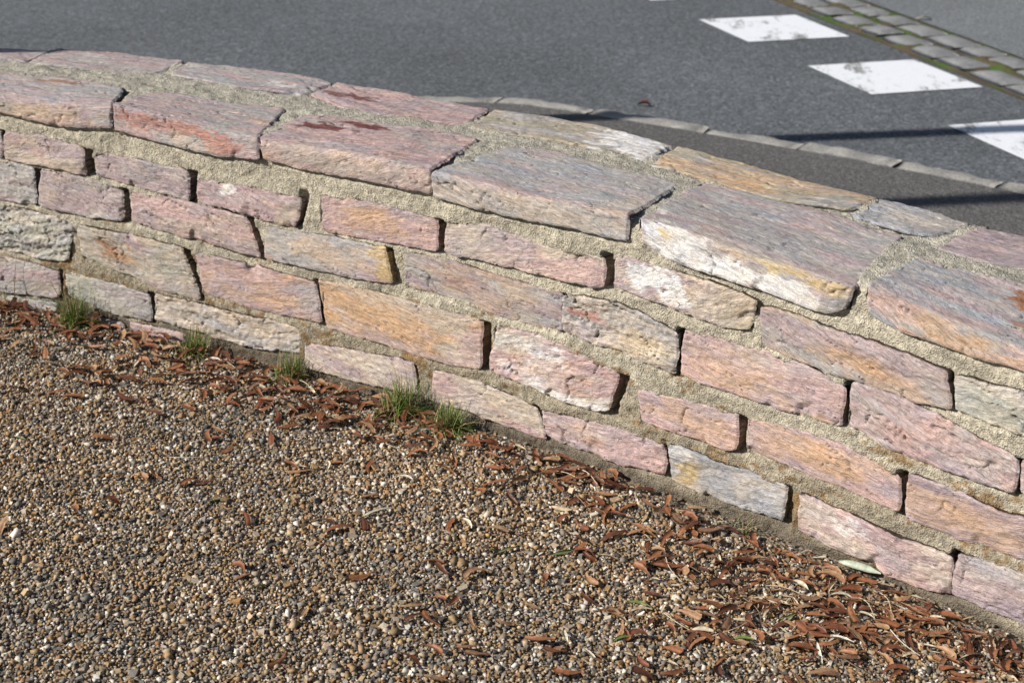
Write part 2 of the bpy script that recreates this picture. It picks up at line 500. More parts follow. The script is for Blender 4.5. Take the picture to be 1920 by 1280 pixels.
# stones in millimetres: courses (top edge, bottom edge) as (along, height); front coping (bottom, arris, back edge); back coping (front, outer edge) as (along, depth)
S=[
('1z',[(-1692,486),(-1499,476)],[(-1703,413),(-1507,409)]),
('1b',[(-1491,472),(-1363,479),(-1242,466)],[(-1497,407),(-1360,407),(-1237,404)]),
('1c',[(-1203,460),(-1070,462),(-917,459)],[(-1209,405),(-1068,397),(-919,388)]),
('1d',[(-889,443),(-732,452),(-583,452)],[(-893,394),(-736,387),(-607,381)]),
('1e',[(-527,471),(-379,480),(-207,474)],[(-528,388),(-357,397),(-200,405)]),
('1f',[(-177,475),(-89,490),(-5,482),(104,474),(227,487)],[(-179,412),(-3,418),(107,417),(229,425)]),
('1g',[(253,497),(414,500),(588,489)],[(256,435),(420,427),(495,418),(576,431)]),
('1h',[(595,480),(679,478),(845,473),(983,464)],[(605,401),(704,390),(818,388),(1005,394)]),
('1i',[(1002,458),(1128,469),(1235,467)],[(1011,400),(1141,396),(1248,394)]),
('2a',[(-1689,391),(-1515,395),(-1408,388)],[(-1703,296),(-1529,291),(-1409,296)]),
('2b',[(-1383,389),(-1261,387),(-1134,380)],[(-1394,297),(-1271,293),(-1135,297)]),
('2c',[(-1099,378),(-930,379),(-749,374)],[(-1107,301),(-882,291),(-708,282)]),
('2d',[(-690,361),(-533,370),(-347,381)],[(-690,287),(-473,292),(-318,306)]),
('2e',[(-290,376),(-173,386),(-54,383),(63,376),(126,379)],[(-288,305),(-154,301),(-28,292),(126,294)]),
('2f',[(131,377),(242,397),(340,386),(416,364)],[(136,300),(203,289),(257,298),(337,286),(410,277)]),
('2g',[(425,379),(522,387),(595,385),(705,383),(792,364)],[(428,285),(557,280),(677,284),(790,291)]),
('2h',[(801,381),(874,387),(966,375),(1056,356),(1141,343)],[(806,295),(922,275),(1037,279),(1143,283)]),
('2i',[(1148,344),(1257,343)],[(1155,285),(1268,282)]),
('3a',[(-1706,275),(-1531,276),(-1393,277),(-1296,254)],[(-1724,161),(-1548,156),(-1444,146),(-1324,157)]),
('3b',[(-1275,260),(-1190,259),(-1050,260),(-951,255)],[(-1275,180),(-1171,160),(-1033,130),(-903,132)]),
('3c',[(-913,249),(-727,253),(-552,249)],[(-892,149),(-717,141),(-534,152)]),
('3d',[(-540,256),(-474,262),(-272,264),(-80,264)],[(-516,145),(-322,141),(-196,137),(-78,154)]),
('3e',[(-35,265),(67,268),(205,253),(280,236)],[(-57,158),(47,152),(142,137),(254,145)]),
('3f',[(328,216),(448,227),(566,235)],[(344,156),(454,153),(571,158)]),
('3g',[(592,233),(705,245),(837,244),(923,222)],[(594,172),(730,166),(847,162),(931,158)]),
('3h',[(940,237),(1022,238),(1093,233),(1168,234),(1276,235)],[(947,151),(1035,145),(1181,156),(1290,159)]),
('4a',[(-1729,126),(-1551,128),(-1356,118)],[(-1745,22),(-1565,28),(-1365,47)]),
('4b',[(-1342,119),(-1204,115),(-1063,109)],[(-1344,56),(-1212,39),(-1064,37)]),
('4c',[(-1046,116),(-866,115),(-702,119),(-600,114)],[(-1051,47),(-926,44),(-817,32),(-602,54)]),
('4d',[(-587,81),(-431,102),(-266,115)],[(-584,27),(-401,29),(-252,39)]),
('4e',[(-208,111),(-72,114),(25,102),(68,95)],[(-212,36),(-63,39),(103,30)]),
('4f',[(85,100),(217,108),(396,110)],[(105,40),(263,36),(410,49)]),
('4g',[(413,122),(534,115),(688,119)],[(432,41),(567,37),(691,45)]),
('4h',[(722,115),(816,108),(931,102),(1051,107)],[(729,37),(825,31),(943,17),(1052,23)]),
('4i',[(1061,118),(1186,124),(1296,128)],[(1056,32),(1201,33),(1312,36)]),
('5a',[(-1749,-6),(-1568,7),(-1374,26)],[(-1755,-46),(-1575,-46),(-1380,-21)]),
('5b',[(-1340,17),(-1154,10)],[(-1346,-33),(-1159,-40)]),
('5c',[(-1133,19),(-965,21)],[(-1133,-35),(-970,-41)]),
]
C=[
('c1',[(-1671,537),(-1485,524),(-1301,516),(-1138,534)],[(-1665,573),(-1480,564),(-1259,587),(-1135,599)],[(-1795,142),(-1603,138),(-1437,185),(-1244,177)]),
('c2',[(-1129,530),(-971,523),(-828,517),(-695,528)],[(-1128,604),(-1008,602),(-865,593),(-699,588)],[(-1152,170),(-1047,193),(-941,181),(-789,223)]),
('c3',[(-684,531),(-578,525),(-456,530),(-308,533),(-213,533)],[(-688,590),(-575,586),(-455,588),(-337,593),(-217,596)],[(-715,174),(-643,247),(-545,237),(-410,274),(-275,271)]),
('c4',[(-205,529),(-24,526),(112,533),(284,539)],[(-210,589),(-25,590),(153,597),(283,600)],[(-183,272),(-95,305),(56,282),(241,275)]),
('c5',[(321,541),(422,517),(599,513),(731,501),(765,513)],[(317,604),(415,597),(596,581),(788,578)],[(273,304),(370,322),(499,308),(735,280)]),
('c6',[(821,525),(918,514),(996,506),(1122,510),(1236,500)],[(817,591),(919,578),(1031,566),(1121,558),(1227,549)],[(814,186),(922,195),(1012,206),(1119,210)]),
]
B=[
('b0',[(-1874,240),(-1620,264)],[(-1955,344),(-1655,424)]),
('b1',[(-1619,271),(-1456,275),(-1267,341)],[(-1633,429),(-1583,473),(-1418,496),(-1284,492)]),
('b2',[(-1223,340),(-1001,331),(-830,356)],[(-1256,474),(-1104,522),(-956,545),(-839,509)]),
('b3',[(-817,365),(-691,316),(-588,317),(-367,347)],[(-824,520),(-616,518),(-396,513)]),
('b4',[(-338,341),(-178,365),(-35,366),(96,364)],[(-379,514),(-242,556),(-122,552),(88,517)]),
('b5',[(121,349),(272,323),(439,300),(585,344)],[(105,516),(244,513),(403,480),(594,472)]),
('b6',[(609,320),(734,295),(778,318)],[(600,483),(663,483),(802,450)]),
('b7',[(818,256),(916,252),(981,276),(1088,283)],[(826,447),(900,461),(1019,449)]),
]

LOOK = {  # main tone, second tone, stain, amount of stain, roughness of the face, patches (u, v, ru, rv, tone, strength)
 '1z': ('mauve', 'grey', 'pink', .2, 1, []), '1b': ('mauve', 'beige', 'pink', .3, .8, []),
 '1c': ('mauve', 'purple', 'grey', .3, .9, []), '1d': ('pink', 'mauve', 'purple', .3, 1, [(.3, .75, .1, .2, 'white', .8), (.9, .3, .12, .5, 'olive', .6)]),
 '1e': ('pink', 'mauve', 'orange', .35, .8, [(.35, .5, .3, .35, 'orange', .5)]), '1f': ('mauve', 'beige', 'pink', .3, .8, [(.85, .4, .25, .5, 'pink', .8), (.15, .5, .2, .6, 'grey', .5), (.72, .85, .1, .25, 'cream', .6)]),
 '1g': ('beige', 'mauve', 'cream', .4, 1.2, [(.3, .7, .18, .45, 'white', 1), (.45, .4, .12, .35, 'white', .8), (.9, .3, .12, .5, 'olive', .7)]),
 '1h': ('mauve', 'grey', 'orange', .3, .9, [(.5, .45, .25, .3, 'orange', .65), (.95, .3, .1, .5, 'grey', .7)]), '1i': ('green', 'grey', 'cream', .3, 1.1, []),
 '2a': ('grey', 'mauve', 'blue', .3, 1.1, []), '2b': ('mauve', 'grey', 'cream', .2, .9, []), '2c': ('pink', 'mauve', 'beige', .3, .9, []),
 '2d': ('grey', 'mauve', 'orange', .25, .7, [(.45, .55, .25, .35, 'orange', .4), (.97, .5, .1, .6, 'yellow', .7)]),
 '2e': ('purple', 'grey', 'orange', .25, .6, [(.3, .65, .22, .3, 'orange', .4), (.7, .5, .25, .3, 'beige', .4)]),
 '2f': ('cream', 'grey', 'beige', .4, 1.9, [(.2, .62, .22, .10, 'red', .8), (.7, .35, .25, .25, 'yellow', .35), (.2, .2, .3, .3, 'mauve', .5)]),
 '2g': ('pink', 'mauve', 'orange', .3, .9, [(.25, .35, .25, .35, 'orange', .5), (.45, .8, .2, .2, 'cream', .4)]), '2h': ('mauve', 'pink', 'grey', .4, 1.3, [(.85, .6, .2, .5, 'grey', .5)]),
 '2i': ('mauve', 'pink', 'beige', .3, 1, []),
 '3a': ('green', 'grey', 'cream', .4, 2.3, []), '3b': ('mauve', 'beige', 'green', .4, 1, [(.3, .55, .16, .25, 'rust', .7), (.42, .4, .1, .2, 'orange', .6), (.85, .5, .25, .5, 'green', .6)]),
 '3c': ('pink', 'mauve', 'orange', .3, .8, [(.65, .4, .2, .35, 'orange', .6), (.92, .6, .1, .5, 'grey', .6)]),
 '3d': ('orange', 'beige', 'pink', .3, .7, [(.4, .5, .35, .35, 'orange', .9), (.95, .4, .1, .6, 'pink', .7), (.5, .02, .6, .2, 'mauve', .6), (.5, 1.0, .6, .15, 'beige', .5)]),
 '3e': ('cream', 'pink', 'white', .35, 1.4, [(.5, .45, .3, .3, 'orange', .4), (.3, .8, .3, .2, 'white', .6)]),
 '3f': ('mauve', 'pink', 'orange', .3, .8, [(.7, .4, .3, .4, 'orange', .55)]), '3g': ('pink', 'mauve', 'orange', .3, .7, [(.5, .55, .3, .3, 'orange', .65), (.1, .5, .1, .5, 'purple', .3)]),
 '3h': ('mauve', 'purple', 'orange', .3, .7, [(.45, .5, .3, .3, 'orange', .5)]),
 '4a': ('grey', 'mauve', 'beige', .3, .9, []), '4b': ('grey', 'green', 'mauve', .3, .9, []), '4c': ('beige', 'grey', 'cream', .4, 1.6, [(.7, .2, .3, .3, 'blue', .5)]),
 '4d': ('mauve', 'beige', 'cream', .4, .8, []), '4e': ('beige', 'pink', 'cream', .4, 1, [(.3, .4, .3, .4, 'mauve', .5)]),
 '4f': ('pink', 'mauve', 'red', .3, 1, [(.3, .5, .2, .3, 'orange', .4), (.8, .4, .2, .4, 'pink', .6)]),
 '4g': ('blue', 'grey', 'beige', .3, 1, [(.16, .4, .13, .4, 'yellow', .7), (.1, .8, .1, .2, 'white', .4)]), '4h': ('pink', 'mauve', 'cream', .4, 1.4, [(.35, .7, .13, .25, 'white', .5)]),
 '4i': ('purple', 'mauve', 'grey', .3, 1, [(.4, .9, .4, .2, 'grey', .7)]), '5a': ('grey', 'green', 'mauve', .3, 1, []), '5b': ('mauve', 'grey', 'pink', .3, 1, []), '5c': ('mauve', 'pink', 'grey', .3, 1, []),
 'c1': ('mauve', 'grey', 'blue', .4, .9, [(.35, .1, .5, .1, 'beige', .7), (.6, .05, .3, .12, 'orange', .35), (.0, .8, .12, .12, 'white', .7), (.62, .86, .14, .05, 'rust', .7)]),
 'c2': ('mauve', 'grey', 'pink', .3, .9, [(.3, .16, .5, .07, 'red', .8), (.75, .1, .18, .1, 'red', .8), (.5, .07, .16, .06, 'beige', .7), (.9, .62, .08, .05, 'orange', .6)]),
 'c3': ('pink', 'mauve', 'grey', .35, 1, [(.2, .70, .2, .08, 'dark', 1.), (.42, .86, .13, .07, 'dark', 1.), (.5, .1, .6, .13, 'beige', .6), (.02, .02, .05, .05, 'orange', .9)]),
 'c4': ('grey', 'blue', 'mauve', .35, .9, [(.45, .2, .5, .06, 'pink', .7), (.4, .09, .6, .1, 'beige', .65), (.93, .4, .1, .14, 'cream', .6), (.97, .2, .08, .05, 'orange', .6)]),
 'c5': ('mauve', 'grey', 'blue', .35, .8, [(.17, .11, .22, .13, 'white', 1.), (.38, .06, .24, .08, 'white', 1.), (.72, .05, .2, .08, 'white', .9), (.12, .13, .05, .04, 'yellow', .8), (.65, .17, .2, .05, 'yellow', .8), (.9, .15, .1, .05, 'yellow', .7), (.45, .22, .4, .06, 'cream', .6)]),
 'c6': ('mauve', 'blue', 'grey', .4, .8, [(.3, .13, .35, .1, 'orange', .7), (.6, .05, .4, .08, 'orange', .6), (.1, .15, .15, .15, 'pink', .6), (.70, .74, .16, .15, 'rust', 1.), (.7, .45, .05, .04, 'rust', .6)]),
 'b0': ('mauve', 'grey', 'blue', .3, .8, []), 'b1': ('mauve', 'grey', 'pink', .3, 1, []), 'b2': ('mauve', 'grey', 'blue', .4, 1, [(.75, .2, .12, .08, 'white', .7), (.7, .75, .15, .05, 'orange', .5)]),
 'b3': ('pink', 'mauve', 'purple', .3, 1.1, [(.22, .3, .2, .10, 'dark', .9)]), 'b4': ('grey', 'olive', 'beige', .4, 1, [(.84, .42, .26, .45, 'white', 1.)]),
 'b5': ('olive', 'grey', 'orange', .35, 1, [(.2, .2, .3, .15, 'orange', .5), (.5, .15, .2, .15, 'orange', .5)]), 'b6': ('grey', 'blue', 'cream', .3, 1.1, []), 'b7': ('mauve', 'purple', 'grey', .3, 1, []),
}
wall = link('stone_wall', None, None, None, 'low curved wall of pinkish rough stones in wide sandy mortar with two-row coping', 'wall')
wall.location = tuple(W(0, .2, 0))
bpy.context.view_layer.update()
WINV = wall.matrix_world.inverted()

def rs(line, u):
    """resample a polyline at fractions u of its length"""
    p = np.array(line, float) / 1000
    t = np.concatenate([[0], np.cumsum(np.hypot(*(p[1:] - p[:-1]).T))])
    q = np.linspace(0, 1, 41)
    c = np.stack([np.interp(q * t[-1], t, p[:, i]) for i in (0, 1)], -1)
    for _ in range(6):
        c[1:-1] = (c[:-2] + 2 * c[1:-1] + c[2:]) / 4
    return np.stack([np.interp(u, q, c[:, i]) for i in (0, 1)], -1)

def relief(g0, g1, seed, rough):
    t = fbm(g0 / .10, g1 / .030, 0, seed + 31, 3) * 3.2
    ter = np.floor(t) + sstep(.30, .62, t - np.floor(t))
    r = .0034 * fbm(g0 / .13, g1 / .06, 0, seed + 3, 2)
    r = r + .0010 * rough ** 1.5 * ter
    r = r + .0013 * rough * fbm((g0 + .3 * g1) / .04, (g1 - .14 * g0) / .008, 0, seed + 9, 3)
    r = r + .0012 * rough * fbm(g0 / .009, g1 / .0075, 0, seed + 15, 2)
    cr = np.abs(fbm((g0 - .6 * g1) / .08, (g1 + .25 * g0) / .035, 0, seed + 21, 2))
    crk = (1 - sstep(.0, .035, cr)) * sstep(.12, .35, vn(g0 / .07, g1 / .05, 0, seed + 22))
    return r - .006 * rough * crk, crk

def stone(name, key, B0, seed, look, er=.0036, label=None):
    """B0: base grid (nu,nv,3) in wall coordinates s,d,z with its outer face to the front/top"""
    nu, nv = B0.shape[:2]
    main, second, stain, amt, rough, patches = look
    du = np.linalg.norm(np.gradient(B0, axis=0), axis=-1)
    dv = np.linalg.norm(np.gradient(B0, axis=1), axis=-1)
    g0, g1 = np.cumsum(du, 0), np.cumsum(dv, 1)
    Lu, Lv = g0[-1:].mean(), g1[:, -1:].mean()
    u, v_ = np.meshgrid(np.linspace(0, 1, nu), np.linspace(0, 1, nv), indexing='ij')
    # ragged outline: shift in the plane of the grid
    tu = np.gradient(B0, axis=0)
    tv = np.gradient(B0, axis=1)
    tu /= np.linalg.norm(tu, axis=-1, keepdims=True) + 1e-9
    tv /= np.linalg.norm(tv, axis=-1, keepdims=True) + 1e-9
    n = np.cross(tu, tv)
    n /= np.linalg.norm(n, axis=-1, keepdims=True) + 1e-9
    so = seed * 3.71
    w1 = .0040 * fbm(g0 / .045, g1 / .03, so, seed, 2) + .0016 * vn(g0 / .009, g1 / .009, so, seed + 1)
    w2 = .0040 * fbm(g0 / .04, g1 / .03, so + 5, seed + 2, 2) + .0016 * vn(g0 / .009, g1 / .009, so + 7, seed + 3)
    ca, cb = 2 * u - 1, 2 * v_ - 1
    rc = .004
    k1 = -rc * np.sign(ca) * np.abs(ca) ** (Lu / .02) * np.abs(cb) ** (Lv / .03)
    k2 = -rc * np.sign(cb) * np.abs(cb) ** (Lv / .02) * np.abs(ca) ** (Lu / .03)
    rel, crk = relief(g0 + so, g1 + so * .7, seed, rough)
    pr = np.random.default_rng(seed + 900)
    mx, my = (u - .5) * Lu, (v_ - .5) * Lv
    fac = np.full(u.shape, 1.0)
    for _ in range(6):          # split face: a few flat cleavage planes meeting in ridges
        cx_, cy_ = pr.uniform(-.5, .5) * Lu, pr.uniform(-.5, .5) * Lv
        fac = np.minimum(fac, pr.normal(0, .035) * (mx - cx_) + pr.normal(0, .07) * (my - cy_) + pr.uniform(0, .004))
    rel = rel + np.clip(fac * (.6 + .4 * rough), -.0045, .0035)
    wb = .004 * fbm(g0 / .02, g1 / .015, so, seed + 70, 2)
    for _ in range(pr.integers(1, 4)):      # chips knocked off edges and corners
        an = pr.uniform(0, 6.283)
        dx_, dy_ = math.cos(an), math.sin(an)
        ex_, ey_ = pr.uniform(-.5, .5) * Lu, pr.uniform(-.5, .5) * Lv
        if pr.random() < .72:
            ey_, dx_, dy_ = math.copysign(.5 * Lv, dy_), dx_ * .5, dy_
        else:
            ex_ = math.copysign(.5 * Lu, dx_)
        near = np.exp(-((mx - ex_) ** 2 + (my - ey_) ** 2) / pr.uniform(.018, .04) ** 2)
        pj = (mx - ex_) * dx_ + (my - ey_) * dy_ + pr.uniform(.002, .008) + wb * .6
        rel = rel - np.clip(pj * pr.uniform(.4, .8), 0, .006) * sstep(.25, .5, near)
    e = np.minimum(np.minimum(u, 1 - u) * Lu, np.minimum(v_, 1 - v_) * Lv)
    wd = .0028 + .004 * fbm(g0 / .05, g1 / .05, so, seed + 5, 2)
    x = np.clip(1 - e / np.maximum(wd, .002), 0, 1)
    drop = er * (1 - np.sqrt(np.maximum(0, 1 - x ** 2)))
    P = B0 + tu * (w1 + k1)[..., None] + tv * (w2 + k2)[..., None] + n * (rel - drop)[..., None]
    idx = np.arange(nu * nv).reshape(nu, nv)
    ring = np.concatenate([idx[:, 0], idx[-1, 1:], idx[-2::-1, -1], idx[0, -2:0:-1]])
    Pf, nf = P.reshape(-1, 3), n.reshape(-1, 3)
    r1 = Pf[ring] - nf[ring] * .05
    V = np.concatenate([Pf, r1])
    k = len(ring)
    i = np.arange(k)
    j = (i + 1) % k
    N = nu * nv
    side = np.stack([ring[i], N + i, N + j, ring[j]], -1)
    gf = grid_faces(nu, nv)
    V = W(V[:, 0], V[:, 1], V[:, 2]) - np.array(wall.location)
    me = mesh_np(name, V, [gf, side[:, ::-1]])
    # the stone's own tones and patches, then darkened along cracks and around the sides
    a, b, c = PAL[main], PAL[second], PAL[stain]
    m1 = sstep(-.28, .28, fbm((g0 + so) / .13, (g1 + so) / .03, 0, seed + 40, 3))[..., None]
    m2 = (amt * sstep(.0, .4, fbm((g0 + so) / .09, (g1 - so) / .035, 0, seed + 44, 3)))[..., None] * 1.6
    t = a * (1 - m1) + b * m1
    t = t * (1 - np.clip(m2, 0, 1)) + c * np.clip(m2, 0, 1)
    wob = fbm((g0 + so) / .03, (g1 + so) / .012, 0, seed + 50, 3)
    for (pu, pv, ru, rv, tone, st) in patches:
        dd = np.sqrt(((u - pu) / ru) ** 2 + ((v_ - pv) / rv) ** 2) + .75 * wob
        sharp = .12 if tone in ('dark', 'white', 'rust', 'red') else .5
        m = (st * (1 - sstep(.85 - sharp, .85 + sharp, dd)))[..., None]
        t = t * (1 - m) + PAL[tone] * m
    t = t * (1 + .10 * fbm((g0 + so) / .02, (g1 + so) / .006, 0, seed + 60, 2))[..., None]
    t = t * (1 - .45 * crk[..., None])
    tc = np.concatenate([t.reshape(-1, 3), t.reshape(-1, 3)[ring] * .9])
    set_col(me, np.clip(tc, .01, .9))
    ga = pr.normal(0, .22)
    gr = np.stack([g0 * math.cos(ga) - g1 * math.sin(ga) + so, g0 * math.sin(ga) + g1 * math.cos(ga) + so * .7, 0 * g0 + so], -1).reshape(-1, 3)
    set_vec(me, np.concatenate([gr, gr[ring] + (0, 0, .05)]))
    return link(name, me, M['stone'], wall, label)

def face_stone(key, top, bot, seed, look, res=.0032):
    L = abs(top[-1][0] - top[0][0]) / 1000
    H = max(abs(np.mean([p[1] for p in top]) - np.mean([p[1] for p in bot])) / 1000, .03)
    nu, nv = int(L / res) + 2, int(H / res) + 3
    u = np.linspace(0, 1, nu)
    T, B = rs(top, u), rs(bot, u)
    v_ = np.linspace(0, 1, nv)[None, :, None]
    Q = B[:, None] * (1 - v_) + T[:, None] * v_
    rg = np.random.default_rng(seed)
    d0 = -.0075 + rg.uniform(-.003, .003)
    tilt = rg.uniform(-.003, .003)
    d = d0 + tilt * (2 * np.linspace(0, 1, nu)[:, None] - 1) + rg.uniform(-.004, .004) * (2 * v_[..., 0] - 1)
    B0 = np.stack([Q[..., 0], np.broadcast_to(d, Q.shape[:2]), Q[..., 1]], -1)
    return stone('stone', key, B0, seed, look)

def sweep_stone(key, lines, seed, look, res=.0042, rnd=.011):
    """lines: list of (m,3) polylines already resampled to the same count, joined across as a rounded profile"""
    nu = lines[0].shape[0]
    seg = [np.linalg.norm(lines[i + 1] - lines[i], axis=-1).mean() for i in range(len(lines) - 1)]
    tot = sum(seg)
    nv = int(tot / res) + 2
    t = np.linspace(0, tot, nv)
    kn = np.concatenate([[0], np.cumsum(seg)])
    G = np.zeros((nu, nv, 3))
    for j, tt in enumerate(t):
        i = min(np.searchsorted(kn, tt, 'right') - 1, len(seg) - 1)
        f_ = (tt - kn[i]) / seg[i]
        G[:, j] = lines[i] * (1 - f_) + lines[i + 1] * f_
    for _ in range(int((rnd / res) ** 2 * 2)):
        G[:, 1:-1] = (G[:, :-2] + 2 * G[:, 1:-1] + G[:, 2:]) / 4
    return stone('coping_stone', key, G, seed, look, er=.0055)

def l3(line, kind, u, dz=0.0):
    p = rs(line, u)
    if kind == 'f':
        return np.stack([p[:, 0], 0 * p[:, 0] - .016, p[:, 1]], -1)
    return np.stack([p[:, 0], p[:, 1], 0 * p[:, 0] + ZT + dz], -1)

COURSES = {1: [], 2: [], 3: [], 4: [], 5: []}
sd = 100
def grow(top, bot, gz=5.0, gs=4.0):
    t = [(x + (gs if i == len(top) - 1 else -gs if i == 0 else 0), z + gz) for i, (x, z) in enumerate(top)]
    q = [(x + (gs if i == len(bot) - 1 else -gs if i == 0 else 0), z - gz) for i, (x, z) in enumerate(bot)]
    return t, q
JOINT = {'1d': .6, '1g': 0, '1h': .3, '2c': .5, '2d': .4, '3a': 0, '4c': 0, '4d': 0, '4f': .3, '4e': .5, '3b': .5, '3c': .4, '4a': .4, '4b': .5, '4g': .3}
S = [(k_, *grow(t_, b_)) for k_, t_, b_ in S]
JW = {}
for key, top, bot in S:
    JW[top[0][0]] = JOINT.get(key, 1.0)
    COURSES[int(key[0])].append((top, bot))
    face_stone(key, top, bot, sd, LOOK[key])
    sd += 7
tones = ['mauve', 'pink', 'grey', 'beige', 'purple', 'cream']
for cn, (z0, z1) in {1: (405, 470), 2: (292, 380), 3: (152, 252), 4: (36, 116), 5: (-50, 12)}.items():
    for lo, hi in ((-3050, min(p[0] for t, b in COURSES[cn] for p in t) - 22), (max(p[0] for t, b in COURSES[cn] for p in t) + 22, 2500)):
        if cn == 5 and lo > 0 or cn == 5 and hi > 0:
            continue
        x = lo
        while x < hi - 60:
            L = min(rng.uniform(190, 340), hi - x)
            if hi - x - L < 120:
                L = hi - x
            top = [(x, z1 + rng.uniform(-8, 8)), (x + L - 22, z1 + rng.uniform(-8, 8))]
            bot = [(x + rng.uniform(-8, 8), z0 + rng.uniform(-6, 6)), (x + L - 22 + rng.uniform(-8, 8), z0 + rng.uniform(-6, 6))]
            face_stone('x', top, bot, sd, (rng.choice(tones), rng.choice(tones), rng.choice(['orange', 'beige', 'grey']), .3, 1, []), .006)
            COURSES[cn].append((top, bot))
            sd += 7
            x += L
ends = lambda L_, g: [(x + (g if i == len(L_) - 1 else -g if i == 0 else 0), y) for i, (x, y) in enumerate(L_)]
C = [(k_, ends(p_, 4), ends(q_, 4), ends(r_, 4)) for k_, p_, q_, r_ in C]
B = [(k_, ends(p_, 4), ends(q_, 4)) for k_, p_, q_ in B]
for key, bot, arr, back in C:
    L = abs(arr[-1][0] - arr[0][0]) / 1000
    u = np.linspace(0, 1, int(L / .0042) + 2)
    sweep_stone(key, [l3(bot, 'f', u), l3(arr, 'f', u), l3(back, 't', u)], sd, LOOK[key])
    sd += 7
for key, fr, out in B:
    L = abs(out[-1][0] - out[0][0]) / 1000
    u = np.linspace(0, 1, int(L / .0042) + 2)
    o_ = l3(out, 't', u)
    sweep_stone(key, [l3(fr, 't', u), o_, o_ + np.array([0, .004, -.07])], sd, LOOK[key], rnd=.012)
    sd += 7
for lo, hi in ((-3050, -1690), (1250, 2500)):
    x = lo
    while x < hi - 60:
        L = min(rng.uniform(300, 420), hi - x)
        if hi - x - L < 180:
            L = hi - x
        u = np.linspace(0, 1, int(L / 8) + 2)
        e_ = -110 if lo < 0 else -90
        lk = lambda: (rng.choice(tones[:3]), rng.choice(tones), 'grey', .3, 1, [])
        sweep_stone('x', [l3([(x, 520), (x + L - 20, 522)], 'f', u), l3([(x, 585), (x + L - 20, 580)], 'f', u), l3([(x + e_, 200), (x + L - 25 + e_, 205)], 't', u)], sd, lk(), res=.008)
        o_ = l3([(x - 190, 460), (x + L - 215, 465)], 't', u)
        sweep_stone('x', [l3([(x - 180, 265), (x + L - 205, 270)], 't', u), o_, o_ + np.array([0, .004, -.07])], sd + 3, lk(), res=.008)
        sd += 7
        x += L

# mortar: one rough skin over the core, swept round the wall's section
S0, S1 = -3.1, 2.55
sv = np.concatenate([np.arange(S0, -1.8, .010), np.arange(-1.8, 1.35, .0042), np.arange(1.35, S1, .010)])
zf = np.arange(-.06, .566, .0042)
prof = [(0.0, z, 1, 0) for z in zf] + [(.003, .573, .8, .6), (.009, .580, .5, .85)] + [(d, .583, 0, 1) for d in np.arange(.016, .46, .0055)] \
     + [(.468, .578, -.6, .8), (.472, .56, -1, 0), (.472, .3, -1, 0), (.472, -.06, -1, 0)]
prof = np.array(prof)
nS, nP = len(sv), len(prof)
ss, pi_ = np.meshgrid(sv, np.arange(nP), indexing='ij')
pd, pz, pnf, pnt = (prof[pi_, i] for i in range(4))
arc = np.concatenate([[0], np.cumsum(np.hypot(np.diff(prof[:, 0]), np.diff(prof[:, 1])))])[pi_]
disp = -.0030 + .0048 * fbm(ss / .06, arc / .04, 0, 71, 3) + .0024 * fbm(ss / .012, arc / .012, 0, 73, 2) + .0012 * vn(ss / .0055, arc / .0055, 0, 75)
disp = disp + .0015 + .005 * np.maximum(0, fbm(ss / .12, arc / .05, 0, 79, 2))
front = pnf > .7
inside = np.zeros(ss.shape, bool)
under = np.zeros(ss.shape, bool)
deep = np.zeros(ss.shape)
for cn, stones in COURSES.items():
    stones = sorted(stones, key=lambda q: q[0][0][0])
    for n_i, (top, bot) in enumerate(stones):
        u = np.linspace(0, 1, 30)
        T, Bm = rs(top, u), rs(bot, u)
        mid = (T[:, 0] + Bm[:, 0]) / 2
        zt, zb = np.interp(sv, mid, T[:, 1]), np.interp(sv, mid, Bm[:, 1])
        ok = (sv > mid[0] + .007) & (sv < mid[-1] - .007)
        inside |= front & ok[:, None] & (pz < (zt - .008)[:, None]) & (pz > (zb + .008)[:, None])
        under |= front & ok[:, None] & (pz < (zb + .009)[:, None]) & (pz > (zb - .006)[:, None])
        if n_i + 1 < len(stones) and cn < 5:
            nt, nb_ = stones[n_i + 1]
            f_ = np.clip((pz - Bm[-1, 1]) / max(T[-1, 1] - Bm[-1, 1], .02), 0, 1)
            ea = Bm[-1, 0] * (1 - f_) + T[-1, 0] * f_
            eb = nb_[0][0] / 1000 * (1 - f_) + nt[0][0] / 1000 * f_
            jw = JW.get(top[0][0], 1.0)
            g_ = np.clip((eb - ea) * .9, .006, .019) * (.4 + .6 * jw)
            wn_ = .003 * vn(ss / .02, pz / .015, cn * 3.3, 77)
            m = sstep(-.012, -.006, ss - ea + wn_) * (1 - sstep(-.002, .003, ss - ea - g_ + wn_))
            zz0, zz1 = min(Bm[-1, 1], nb_[0][1] / 1000), max(T[-1, 1], nt[0][1] / 1000) - .004
            m = m * sstep(zz0 - .004, zz0 + .004, pz) * (1 - sstep(zz1 - .003, zz1 + .003, pz))
            deep = np.maximum(deep, m * front * jw)
for key, bot, arr, back in C:
    f_ = np.clip(pd / .25, 0, 1)
    lo_ = (arr[0][0] * (1 - f_) + back[0][0] * f_) / 1000 + .010
    hi_ = (arr[-1][0] * (1 - f_) + back[-1][0] * f_) / 1000 - .010
    bl = rs(back, np.linspace(0, 1, 40))
    bd = np.interp(ss, bl[:, 0], bl[:, 1]) - .010
    zb = np.interp(ss, *rs(bot, np.linspace(0, 1, 40)).T) + .010
    inside |= (ss > lo_) & (ss < hi_) & (pd < bd) & (pz > zb)
    under |= (ss > lo_) & (ss < hi_) & front & (pz > zb - .020) & (pz < zb + .004)
